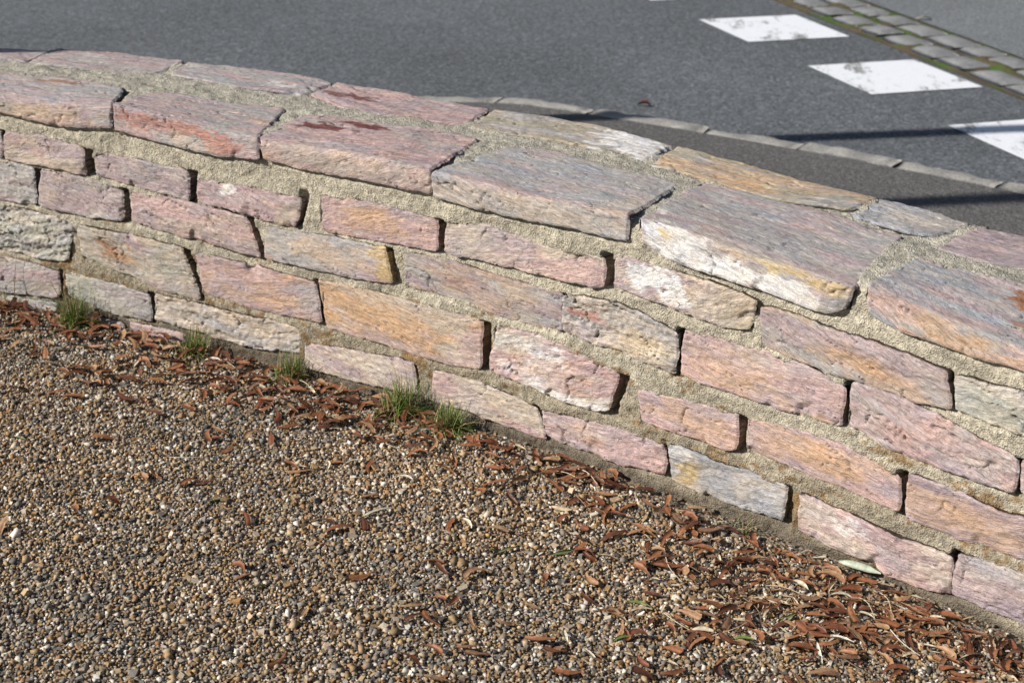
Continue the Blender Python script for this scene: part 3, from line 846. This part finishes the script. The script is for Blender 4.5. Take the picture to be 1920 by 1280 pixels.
for key, fr, out in B:
    fl, ol = rs(fr, np.linspace(0, 1, 40)), rs(out, np.linspace(0, 1, 40))
    fd, od = np.interp(ss, fl[:, 0], fl[:, 1]), np.interp(ss, ol[:, 0], ol[:, 1])
    f_ = np.clip((pd - fd) / np.maximum(od - fd, .02), 0, 1)
    lo_, hi_ = (fl[0, 0] + (ol[0, 0] - fl[0, 0]) * f_) + .010, (fl[-1, 0] + (ol[-1, 0] - fl[-1, 0]) * f_) - .010
    inside |= (ss > lo_) & (ss < hi_) & (pd > fd + .010) & (pz > .5)
disp = disp - .0045 * under * (~inside) - .016 * inside - .020 * (inside & (pz > .5)) - .034 * deep
d_ = pd - pnf * disp
z_ = pz + pnt * disp
V = W(ss, d_, z_).reshape(-1, 3) - np.array(wall.location)
caps = [np.arange(nP)[None, ::-1], ((nS - 1) * nP + np.arange(nP))[None]]
me = mesh_np('mortar', V, [grid_faces(nS, nP)] + caps)
base = np.array([.42, .385, .305]) * np.ones(ss.shape + (3,))
topm = sstep(.4, .9, pnt)[..., None]
base = base * (1 - topm) + np.array([.41, .385, .32]) * topm
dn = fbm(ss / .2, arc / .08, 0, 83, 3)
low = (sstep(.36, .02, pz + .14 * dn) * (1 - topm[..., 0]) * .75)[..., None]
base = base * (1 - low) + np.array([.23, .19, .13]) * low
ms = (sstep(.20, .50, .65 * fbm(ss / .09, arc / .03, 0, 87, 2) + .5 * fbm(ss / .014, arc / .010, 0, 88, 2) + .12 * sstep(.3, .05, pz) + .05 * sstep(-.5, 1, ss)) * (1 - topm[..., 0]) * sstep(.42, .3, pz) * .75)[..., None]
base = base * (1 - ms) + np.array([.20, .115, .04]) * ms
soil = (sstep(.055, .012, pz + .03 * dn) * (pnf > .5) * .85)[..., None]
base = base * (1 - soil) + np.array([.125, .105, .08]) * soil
base = base * (1 + .16 * fbm(ss / .1, arc / .05, 0, 89, 2))[..., None]
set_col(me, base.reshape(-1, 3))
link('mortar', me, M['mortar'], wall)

# ------------------------------------------------------------------ gravel: pebbles as one countless mass
def pebbles():
    ico = np.array([(x_, y_, z_) for x_ in (-1, 1) for y_ in (-1, 1) for z_ in (-1, 1)], float) * .72
    F = np.array([(0, 1, 3), (0, 3, 2), (4, 6, 7), (4, 7, 5), (0, 4, 5), (0, 5, 1), (2, 3, 7), (2, 7, 6), (0, 2, 6), (0, 6, 4), (1, 5, 7), (1, 7, 3)])
    sp = .0064
    gx, gy = np.meshgrid(np.arange(-2.3, 1.9, sp), np.arange(1.75, 4.35, sp), indexing='ij')
    x = (gx + nrg.uniform(-.5, .5, gx.shape) * sp).ravel()
    y = (gy + nrg.uniform(-.5, .5, gy.shape) * sp).ravel()
    s_, d_ = plan(x, y)
    keep = (np.abs(x) < .36 * y + .30) & (d_ < -.004)
    # bare sandy strip at the foot of the wall
    strip = .022 + .022 * sstep(-.2, .5, s_) + .018 * fbm(s_ / .1, d_ / .1, 0, 33, 2)
    keep &= (d_ < -strip) | (nrg.random(len(x)) < .18)
    keep &= nrg.random(len(x)) < .94
    x, y = x[keep], y[keep]
    n = len(x)
    r = .0034 * np.exp(nrg.normal(0, .34, n))
    sc = np.stack([r * nrg.uniform(.95, 1.5, n), r * nrg.uniform(.75, 1.05, n), r * nrg.uniform(.55, .85, n)], -1)
    P = ico[None] * (1 + nrg.uniform(-.42, .30, (n, 8, 3))) * sc[:, None]
    a, b = nrg.uniform(0, 6.283, n), nrg.normal(0, .5, n)
    cb, sb = np.cos(b)[:, None], np.sin(b)[:, None]
    X, Y, Z = P[..., 0], P[..., 1], P[..., 2]
    X, Z = X * cb - Z * sb, X * sb + Z * cb
    ca, sa = np.cos(a)[:, None], np.sin(a)[:, None]
    X, Y = X * ca - Y * sa, X * sa + Y * ca
    V = np.stack([X + x[:, None], Y + y[:, None], Z + (.0012 + sc[:, 2] * nrg.uniform(.0, .75, n))[:, None]], -1).reshape(-1, 3)
    FF = (F[None] + 8 * np.arange(n)[:, None, None]).reshape(-1, 3)
    pme = mesh_np('pebbles', V, FF, True)
    pme.polygons.foreach_set('use_smooth', np.repeat(nrg.random(n) < .62, 12))
    return pme, n
pm, pn_ = pebbles()
link('pebbles', pm, M['pebble'], gravel, kind='stuff')
print('pebbles', pn_)

# ------------------------------------------------------------------ litter on the gravel
def blade_mesh(name, length, width, bend, arch, cup, seedend, twist, nl=13, nw=4, thick=.0005, prof='wing'):
    t = np.linspace(0, 1, nl)
    if prof == 'wing':
        w = width * np.clip(.30 + .95 * sstep(.12, .62, t), 0, 1) * np.clip(1 - ((t - .82) / .19) ** 2 * (t > .82), 0.05, 1) ** .5 * (1 + .14 * np.sin(t * 23 + length * 700))
        w = np.where(t < .22, np.maximum(w, width * .42 * np.sqrt(np.clip(1 - ((t - .11) / .115) ** 2, .03, 1))), w)
    else:
        w = width * np.sin(np.pi * np.clip(t * .96 + .02, 0, 1)) ** .8
    w = w / 2
    cx = length * (t - .5)
    cy = bend * length * (4 * (t - .5) ** 2 - .5)
    ang = np.gradient(cy) / np.gradient(cx)
    q = np.linspace(-1, 1, nw + 1)
    X = cx[:, None] - q[None] * w[:, None] * np.sin(np.arctan(ang))[:, None]
    Y = cy[:, None] + q[None] * w[:, None]
    Z = arch * length * (1 - 4 * (t[:, None] - .5) ** 2) + cup * w[:, None] * q[None] ** 2 + twist * (t[:, None] - .5) * q[None] * w[:, None] + .0007 * vn(t[:, None] * 9, q[None] * 2 + length * 900, 0, 4)
    th = thick + (seedend * .0022 * np.exp(-((t - .12) / .08) ** 2))[:, None] * (1 - .8 * q[None] ** 2)
    A = np.stack([X, Y, Z + th], -1).reshape(-1, 3)
    Bq = np.stack([X, Y, Z - 0 * th], -1).reshape(-1, 3)
    n = len(A)
    gf = grid_faces(nl, nw + 1)
    idx = np.arange(n).reshape(nl, nw + 1)
    ring = np.concatenate([idx[:, 0], idx[-1, 1:], idx[-2::-1, -1], idx[0, -2:0:-1]])
    i = np.arange(len(ring))
    j = (i + 1) % len(ring)
    side = np.stack([ring[i], ring[j], n + ring[j], n + ring[i]], -1)
    V = np.concatenate([A, Bq])
    V[:, 2] -= V[:, 2].min()
    return V, [gf, gf[:, ::-1] + n, side]

seed_meshes = []
for i in range(14):
    V, F = blade_mesh('s', rng.uniform(.044, .072), rng.uniform(.0105, .0150), rng.choice([-1, 1]) * rng.uniform(.02, .20), rng.uniform(-.03, .14), rng.uniform(-.5, .9), 1, rng.uniform(-1.0, 1.0))
    me = mesh_np('winged_seed', V, F)
    me.materials.append(M['seed'])
    seed_meshes.append((me, V, F))
leaf_meshes = []
for i in range(7):
    V, F = blade_mesh('l', rng.uniform(.042, .062), rng.uniform(.007, .0115), rng.uniform(-.15, .15), rng.uniform(0, .08), rng.uniform(.3, 1.0), 0, rng.uniform(-.8, .8), prof='lance')
    leaf_meshes.append((V, F))
def leaf_set(key):
    out = []
    for V, F in leaf_meshes:
        me = mesh_np('narrow_leaf', V, F)
        me.materials.append(M[key])
        out.append(me)
    return out
pale_m, green_m, silver_m = leaf_set('pale'), leaf_set('green'), leaf_set('silver')

def ok_spot(x, y, lim=-.022):
    return plan(x, y)[1] < lim
spots = []
def scatter(n, cx, cy, sx, sy, pile=0.0):
    k = 0
    while k < n:
        x, y = rng.gauss(cx, sx), rng.gauss(cy, sy)
        if ok_spot(x, y):
            spots.append((x, y, pile))
            k += 1
# drift along the foot of the wall
k = 0
while k < 300:
    s_ = rng.uniform(-1.95, -.12)
    d_ = -.03 - rng.expovariate(1 / .085)
    if d_ > -.42:
        p = W(s_, d_, 0)
        spots.append((p[0], p[1], .012))
        k += 1
for (x, y, sx, sy, n) in ((-.85, 3.36, .16, .05, 26), (-.62, 3.27, .14, .05, 24), (-.36, 3.20, .10, .05, 18), (-.12, 3.10, .09, .04, 16), (.05, 3.0, .09, .04, 14), (.19, 2.93, .06, .03, 22)):
    scatter(n, x, y, sx, sy, .008)
for (x, y, sx, sy, n) in ((.42, 2.62, .10, .10, 28), (.58, 2.48, .15, .11, 58), (.76, 2.36, .15, .10, 58), (.52, 2.32, .18, .09, 36), (.92, 2.26, .12, .10, 36), (.30, 2.62, .16, .14, 24), (.02, 2.62, .22, .22, 26), (.12, 2.34, .25, .12, 20)):
    scatter(n, x, y, sx, sy, .004)
for p in ((-.77, 2.87), (-.75, 2.89), (-.67, 2.86), (-.64, 2.86), (-.88, 2.74), (-.81, 2.77), (-1.0, 2.65), (-.5, 2.5), (-.37, 2.38), (-.29, 2.82), (-.29, 2.71), (-.37, 2.71), (-.11, 2.61), (-.06, 2.86), (-.17, 2.38), (-.16, 2.25), (-.06, 2.37), (.24, 3.01), (-.9, 3.05), (-.62, 3.02), (-.45, 2.92), (-.3, 2.95)):
    spots.append((p[0], p[1], 0))
k = 0
while k < 75:
    s_ = rng.uniform(-.15, 1.35)
    d_ = -.045 - rng.expovariate(1 / .09)
    p = W(s_, d_, 0)
    spots.append((p[0], p[1], .004))
    k += 1
spots.sort(key=lambda q: q[0] ** 2 + q[1] ** 2)
TUFTS = [(-1.13, 3.71), (-.79, 3.54), (-.52, 3.41), (-.25, 3.235), (-.125, 3.165)]
def zone(x, y, s_, d_):
    if min(math.hypot(x - a_, y - b_) for a_, b_ in TUFTS) < .13:
        return 'lying beside a grass tuft', 'beside the grass tufts'
    if d_ > -.14:
        return 'in the drift close along the foot of the wall', 'in the drift at the wall foot'
    if s_ > .28:
        return 'in the thick scatter on gravel away from the grass tufts', 'in the thick scatter'
    return 'lying on open gravel with few seeds around it', 'on the open gravel'
rest_V, rest_F, off = [], [], 0
for i, (x, y, pile) in enumerate(spots):
    me, V, F = seed_meshes[rng.randrange(14)]
    yaw = rng.gauss(-.25, .9) if rng.random() < .7 else rng.uniform(0, 6.28)
    if rng.random() < .5:
        yaw += math.pi
    e = (rng.gauss(0, .20), rng.gauss(0, .20), yaw)
    z = .0050 + rng.random() * (.003 + pile)
    if i < 300:
        sq, dq = plan(x, y)
        lb, gp = zone(x, y, sq, dq)
        o = link('winged_seed', me, None, None, 'dry brown winged seed ' + lb, 'winged seed', 'brown winged seeds ' + gp)
        o.location = (x, y, z)
        o.rotation_euler = e
        o.scale = [rng.uniform(.62, 1.12)] * 3
    else:
        from mathutils import Euler
        m3 = np.array(Euler(e).to_matrix())
        rest_V.append(V @ m3.T + np.array([x, y, z]))
        rest_F.append([f + off for f in F])
        off += len(V)
if rest_V:
    me = mesh_np('winged_seed_litter', np.concatenate(rest_V), [np.concatenate([f[i] for f in rest_F]) for i in range(3)])
    link('winged_seed_litter', me, M['seed'], None, 'drift of dry brown winged seeds along the foot of the wall', 'seed litter', kind='stuff')

cv, cf, co = [], [], 0
for i in range(1500):
    if i < 950:
        s_ = rng.uniform(-1.95, 1.4)
        p = W(s_, -.022 - rng.expovariate(1 / .09), 0)
    else:
        p = (rng.gauss(.6, .26), rng.gauss(2.42, .16))
    if not ok_spot(p[0], p[1], -.018):
        continue
    L, w_, a_ = rng.uniform(.006, .022), rng.uniform(.0008, .0030), rng.gauss(-.4, .9)
    ca_, sa_ = math.cos(a_), math.sin(a_)
    z0, tl = .006 + rng.random() * .007, rng.gauss(0, .15)
    q = np.array([(-.5, -.3, 0), (.5, -.15, 0), (.45, .25, 0), (0, .5, .25), (-.45, .3, 0)]) * (L, w_ * 2, w_)
    q = np.stack([q[:, 0] * ca_ - q[:, 1] * sa_ + p[0], q[:, 0] * sa_ + q[:, 1] * ca_ + p[1], q[:, 2] + z0 + q[:, 0] * tl], -1)
    low_ = q - (0, 0, .0006)
    cv += [q, low_]
    i5 = np.arange(5)
    cf.append((np.stack([i5, i5 + 5, (i5 + 1) % 5 + 5, (i5 + 1) % 5], -1) + co, (i5[None]) + co, (i5[None, ::-1] + 5) + co))
    co += 10
me = mesh_np('litter_crumbs', np.concatenate(cv), [np.concatenate([c_[i] for c_ in cf]) for i in range(3)], False)
link('litter_crumbs', me, M['crumb'], None, 'fine crumbs of straw and broken seed wings along the wall foot', 'litter', kind='stuff')

def put_leaf(meshes, name, x, y, yaw, label, cat, group, sc=1.0, z=.006):
    o = link(name, meshes[rng.randrange(len(meshes))], None, None, label, cat, group)
    o.location = (x, y, z)
    o.rotation_euler = (rng.gauss(0, .25), rng.gauss(0, .12), yaw)
    o.scale = (sc, sc, sc)
    return o
PALE = [(-.98, 3.56), (-1.08, 3.63), (-.47, 3.32), (-1.27, 3.58), (-1.13, 3.43), (-.22, 2.90), (-.15, 2.85), (-.08, 2.72), (-.01, 2.73), (.10, 3.02), (.28, 2.95), (.29, 2.26), (.25, 2.42), (.11, 2.79), (-.34, 2.96), (-.39, 2.95), (.72, 2.30), (.04, 2.55), (.49, 2.42), (.56, 2.30), (.11, 2.33), (-.27, 2.75), (-.74, 3.48), (-.08, 3.17), (.39, 2.48), (.26, 2.92), (-.45, 2.94), (.48, 2.75), (.15, 2.28), (.66, 2.42), (.83, 2.30), (.60, 2.34), (.9, 2.22), (-.6, 3.33), (-.52, 3.26), (-.2, 3.12), (-.92, 3.45), (.02, 3.06), (.36, 2.36), (.2, 2.6)] + [(rng.gauss(.62, .2), rng.gauss(2.42, .11)) for _ in range(26)]
PALE = [p_ for p_ in PALE if ok_spot(*p_)]
for x, y in PALE:
    put_leaf(pale_m, 'narrow_leaf', x, y, rng.gauss(-.4, .8), 'pale straw-coloured narrow dry leaf ' + zone(x, y, *plan(x, y))[0].replace('with few seeds around it', 'well out from the wall'), 'leaf', 'pale dry leaves ' + zone(x, y, *plan(x, y))[1], rng.uniform(.7, 1.15), .008)
for x, y in [(-.60, 2.79), (-.46, 2.47), (0, 2.62), (.11, 2.62), (.43, 2.34), (.52, 2.41), (-1.09, 3.04), (.21, 2.33)]:
    put_leaf(green_m, 'narrow_leaf', x, y, rng.uniform(-.6, .6), 'olive green narrow leaf lying flat on the gravel', 'leaf', 'green narrow leaves on the gravel', rng.uniform(.7, 1.0))
o = put_leaf(green_m, 'narrow_leaf', .25, 2.44, -.35, 'bright green narrow leaf among brown seeds on open gravel', 'leaf', None, 1.1)
o = put_leaf(silver_m, 'narrow_leaf', .685, 2.585, -.52, 'long silvery green leaf lying against the foot of the stone wall', 'leaf', None, 1.75, .008)
# twigs and dry stalks
def tube(pts, r0, r1, k=5):
    pts = np.array(pts, float)
    n = len(pts)
    V = []
    for i, p in enumerate(pts):
        t = pts[min(i + 1, n - 1)] - pts[max(i - 1, 0)]
        t /= np.linalg.norm(t) + 1e-9
        a = np.cross(t, (0, 0, 1.0) if abs(t[2]) < .9 else (1.0, 0, 0))
        a /= np.linalg.norm(a)
        b = np.cross(t, a)
        r = r0 + (r1 - r0) * i / (n - 1)
        for j in range(k):
            an = 6.28318 * j / k
            V.append(p + r * (math.cos(an) * a + math.sin(an) * b))
    F = [(i * k + j, i * k + (j + 1) % k, (i + 1) * k + (j + 1) % k, (i + 1) * k + j) for i in range(n - 1) for j in range(k)]
    return np.array(V), np.array(F)
tw_meshes = []
for i in range(4):
    L = rng.uniform(.05, .09)
    V, F = tube([(L * (t - .5), .12 * L * math.sin(3 * t + i), .001 + .004 * math.sin(3.1 * t)) for t in np.linspace(0, 1, 8)], .0011, .0006)
    me = mesh_np('dry_stalk', V, F)
    me.materials.append(M['pale' if i % 2 else 'twig'])
    tw_meshes.append(me)
for i in range(46):
    if i < 26:
        p = W(rng.uniform(-1.7, .35), -.03 - rng.expovariate(1 / .12), 0)
    else:
        p = (rng.gauss(.62, .2), rng.gauss(2.4, .12))
    if ok_spot(p[0], p[1]):
        o = link('dry_stalk', tw_meshes[i % 4], None, None, ('pale' if i % 2 else 'dark') + ' thin dry stalk lying ' + ('in the litter along the wall foot' if i < 26 else 'in the thick scatter of brown seeds'), 'stalk', ('pale' if i % 2 else 'dark') + (' stalks at the wall foot' if i < 26 else ' stalks in the thick scatter'))
        o.location = (p[0], p[1], .008 + rng.random() * .006)
        o.rotation_euler = (0, rng.gauss(0, .08), rng.gauss(-.3, .8))

# ------------------------------------------------------------------ grass tufts at the foot of the wall
def tuft(x, y, n, h, spread, label, seed, straw=.2):
    r_ = np.random.default_rng(seed)
    V, F, off = [], [], 0
    for i in range(int(n * .9)):
        a = r_.uniform(0, 6.283)
        lean = min(abs(r_.normal(.25, spread * 1.5)), 2.0)
        L = 1.22 * h * r_.uniform(.45, 1.1)
        bx, by = r_.normal(0, .015, 2)
        w = r_.uniform(.0009, .0016)
        dx, dy = math.cos(a), math.sin(a)
        px, py = -dy, dx
        ns = 5
        th = lean * .45
        p = np.array([bx, by, 0.0])
        for j in range(ns):
            ww = w * (1 - .85 * j / (ns - 1))
            V += [p + np.array([px, py, 0]) * ww, p - np.array([px, py, 0]) * ww]
            th += lean * .28
            p = p + L / (ns - 1) * np.array([dx * math.sin(th), dy * math.sin(th), math.cos(th)])
            p[2] = max(p[2], .002)
        F += [(off + 2 * j, off + 2 * j + 1, off + 2 * j + 3, off + 2 * j + 2) for j in range(ns - 1)]
        off += 2 * ns
    V = np.array(V)
    # keep the blades out of the wall
    wx = V[:, 0] + x
    wy = V[:, 1] + y
    s_, d_ = plan(wx, wy)
    over = np.maximum(0, d_ + .016)
    q = W(s_, d_ - over, 0)
    V[:, 0], V[:, 1] = q[:, 0] - x, q[:, 1] - y
    o = link('grass_tuft', mesh_np('grass_tuft', V, np.array(F)), M['grass'], None, label, 'grass tuft', 'grass tufts at the foot of the wall')
    o.location = (x, y, .001)
    return o
def at_wall(x, y, d):
    s_, _ = plan(x, y)
    p = W(s_, d, 0)
    return p[0], p[1]
tuft(*at_wall(-1.13, 3.71, -.045), 420, .088, .75, 'dark grass tuft with rusty blades casting a deep shadow on the wall foot', 21)
tuft(*at_wall(-.79, 3.54, -.045), 260, .066, .75, 'sparse yellowish grass tuft below a long layered beige stone', 22)
tuft(*at_wall(-.52, 3.41, -.04), 280, .066, .7, 'small fresh green grass tuft among reddish litter at the wall foot', 23)
tuft(*at_wall(-.25, 3.235, -.045), 460, .084, .75, 'larger and darker of two neighbouring grass tufts at the wall foot', 24)
tuft(*at_wall(-.125, 3.165, -.05), 380, .072, .85, 'brighter green tuft with straw blades, smaller of two neighbouring tufts', 25)
tuft(*at_wall(.50, 2.75, -.03), 26, .060, 1.0, 'few thin straw-like grass blades at the foot of a bluish stone', 26)
tuft(*at_wall(-1.37, 3.82, -.05), 150, .05, .8, 'short green grass tuft beside dark dry weed stems', 27)
for i, (s_, hh, ln) in enumerate(((-1.50, .15, .02), (-1.33, .10, -.05), (-1.355, .085, .06))):
    p = W(s_, -.022, 0)
    q = W(s_ + ln, -.017, 0)
    V, F = tube([(p + (q - p) * t ** 1.5 + np.array([0, 0, hh * t])) for t in np.linspace(0, 1, 7)], .0013, .0006)
    V = V - p
    o = link('weed_stem', mesh_np('weed_stem', V, F), M['twig'], None, ('tallest thin dark weed stem standing alone against the wall foot', 'thin dark weed stem leaning away from the nearest grass tuft at the wall', 'shortest thin dark weed stem leaning towards a grass tuft at the wall')[i], 'weed stem', 'dry weed stems against the wall')
    o.location = tuple(p)

# a curled brown leaf on the road and a pale scrap of leaf on the far footpath
V, F = blade_mesh('r', .06, .03, .1, .18, .9, 0, .8, prof='lance')
o = link('curled_leaf', mesh_np('curled_leaf', V, F), M['seed'], None, 'curled brown leaf lying alone on the road near the kerb', 'leaf')
o.location = (.54, 6.49, ZR + .002)
V, F = blade_mesh('r', .10, .03, .1, .10, .5, 0, .3, prof='lance')
o = link('fallen_leaf', mesh_np('fallen_leaf', V, F), M['pale'], None, 'pale dry leaf lying on the bluish asphalt beyond the setts', 'leaf')
o.location = (2.19, 8.43, ZR + .010)
o.rotation_euler = (0, 0, .4)

# ------------------------------------------------------------------ lamp posts beside the scene; their shadows cross the footpath and road
def lamp_post(x, y, label):
    root = link('lamp_post', None, None, None, label, 'lamp post', 'lamp posts near the wall')
    root.location = (x, y, 0)
    V, F = tube([(0, 0, 0), (0, 0, .02), (0, 0, .021), (0, 0, .5)], .075, .075, 16)
    V, F = tube([(0, 0, z) for z in (0, .6, 1.5, 3, 4.5, 6.0)], .06, .052, 16)
    link('pole', mesh_np('pole', V, F), M['metal'], root)
    V, F = tube([(0, 0, 0), (0, 0, .012), (0, 0, .03)], .12, .09, 16)
    link('base_plate', mesh_np('base_plate', V, F), M['metal'], root)
    V, F = tube([(0, 0, 5.97), (-.15, .1, 6.12), (-.45, .3, 6.2), (-.8, .5, 6.22)], .03, .025, 10)
    link('arm', mesh_np('arm', V, F), M['metal'], root)
    V, F = tube([(-.75, .47, 6.2), (-.78, .49, 6.2), (-1.1, .69, 6.21), (-1.25, .78, 6.21)], .05, .09, 12)
    link('lamp_head', mesh_np('lamp_head', V, F), M['metal'], root)
lamp_post(-3.0, 5.105, 'grey lamp post on the footpath behind the wall')
lamp_post(-4.3, 3.61, 'grey lamp post on the gravel in front of the wall')
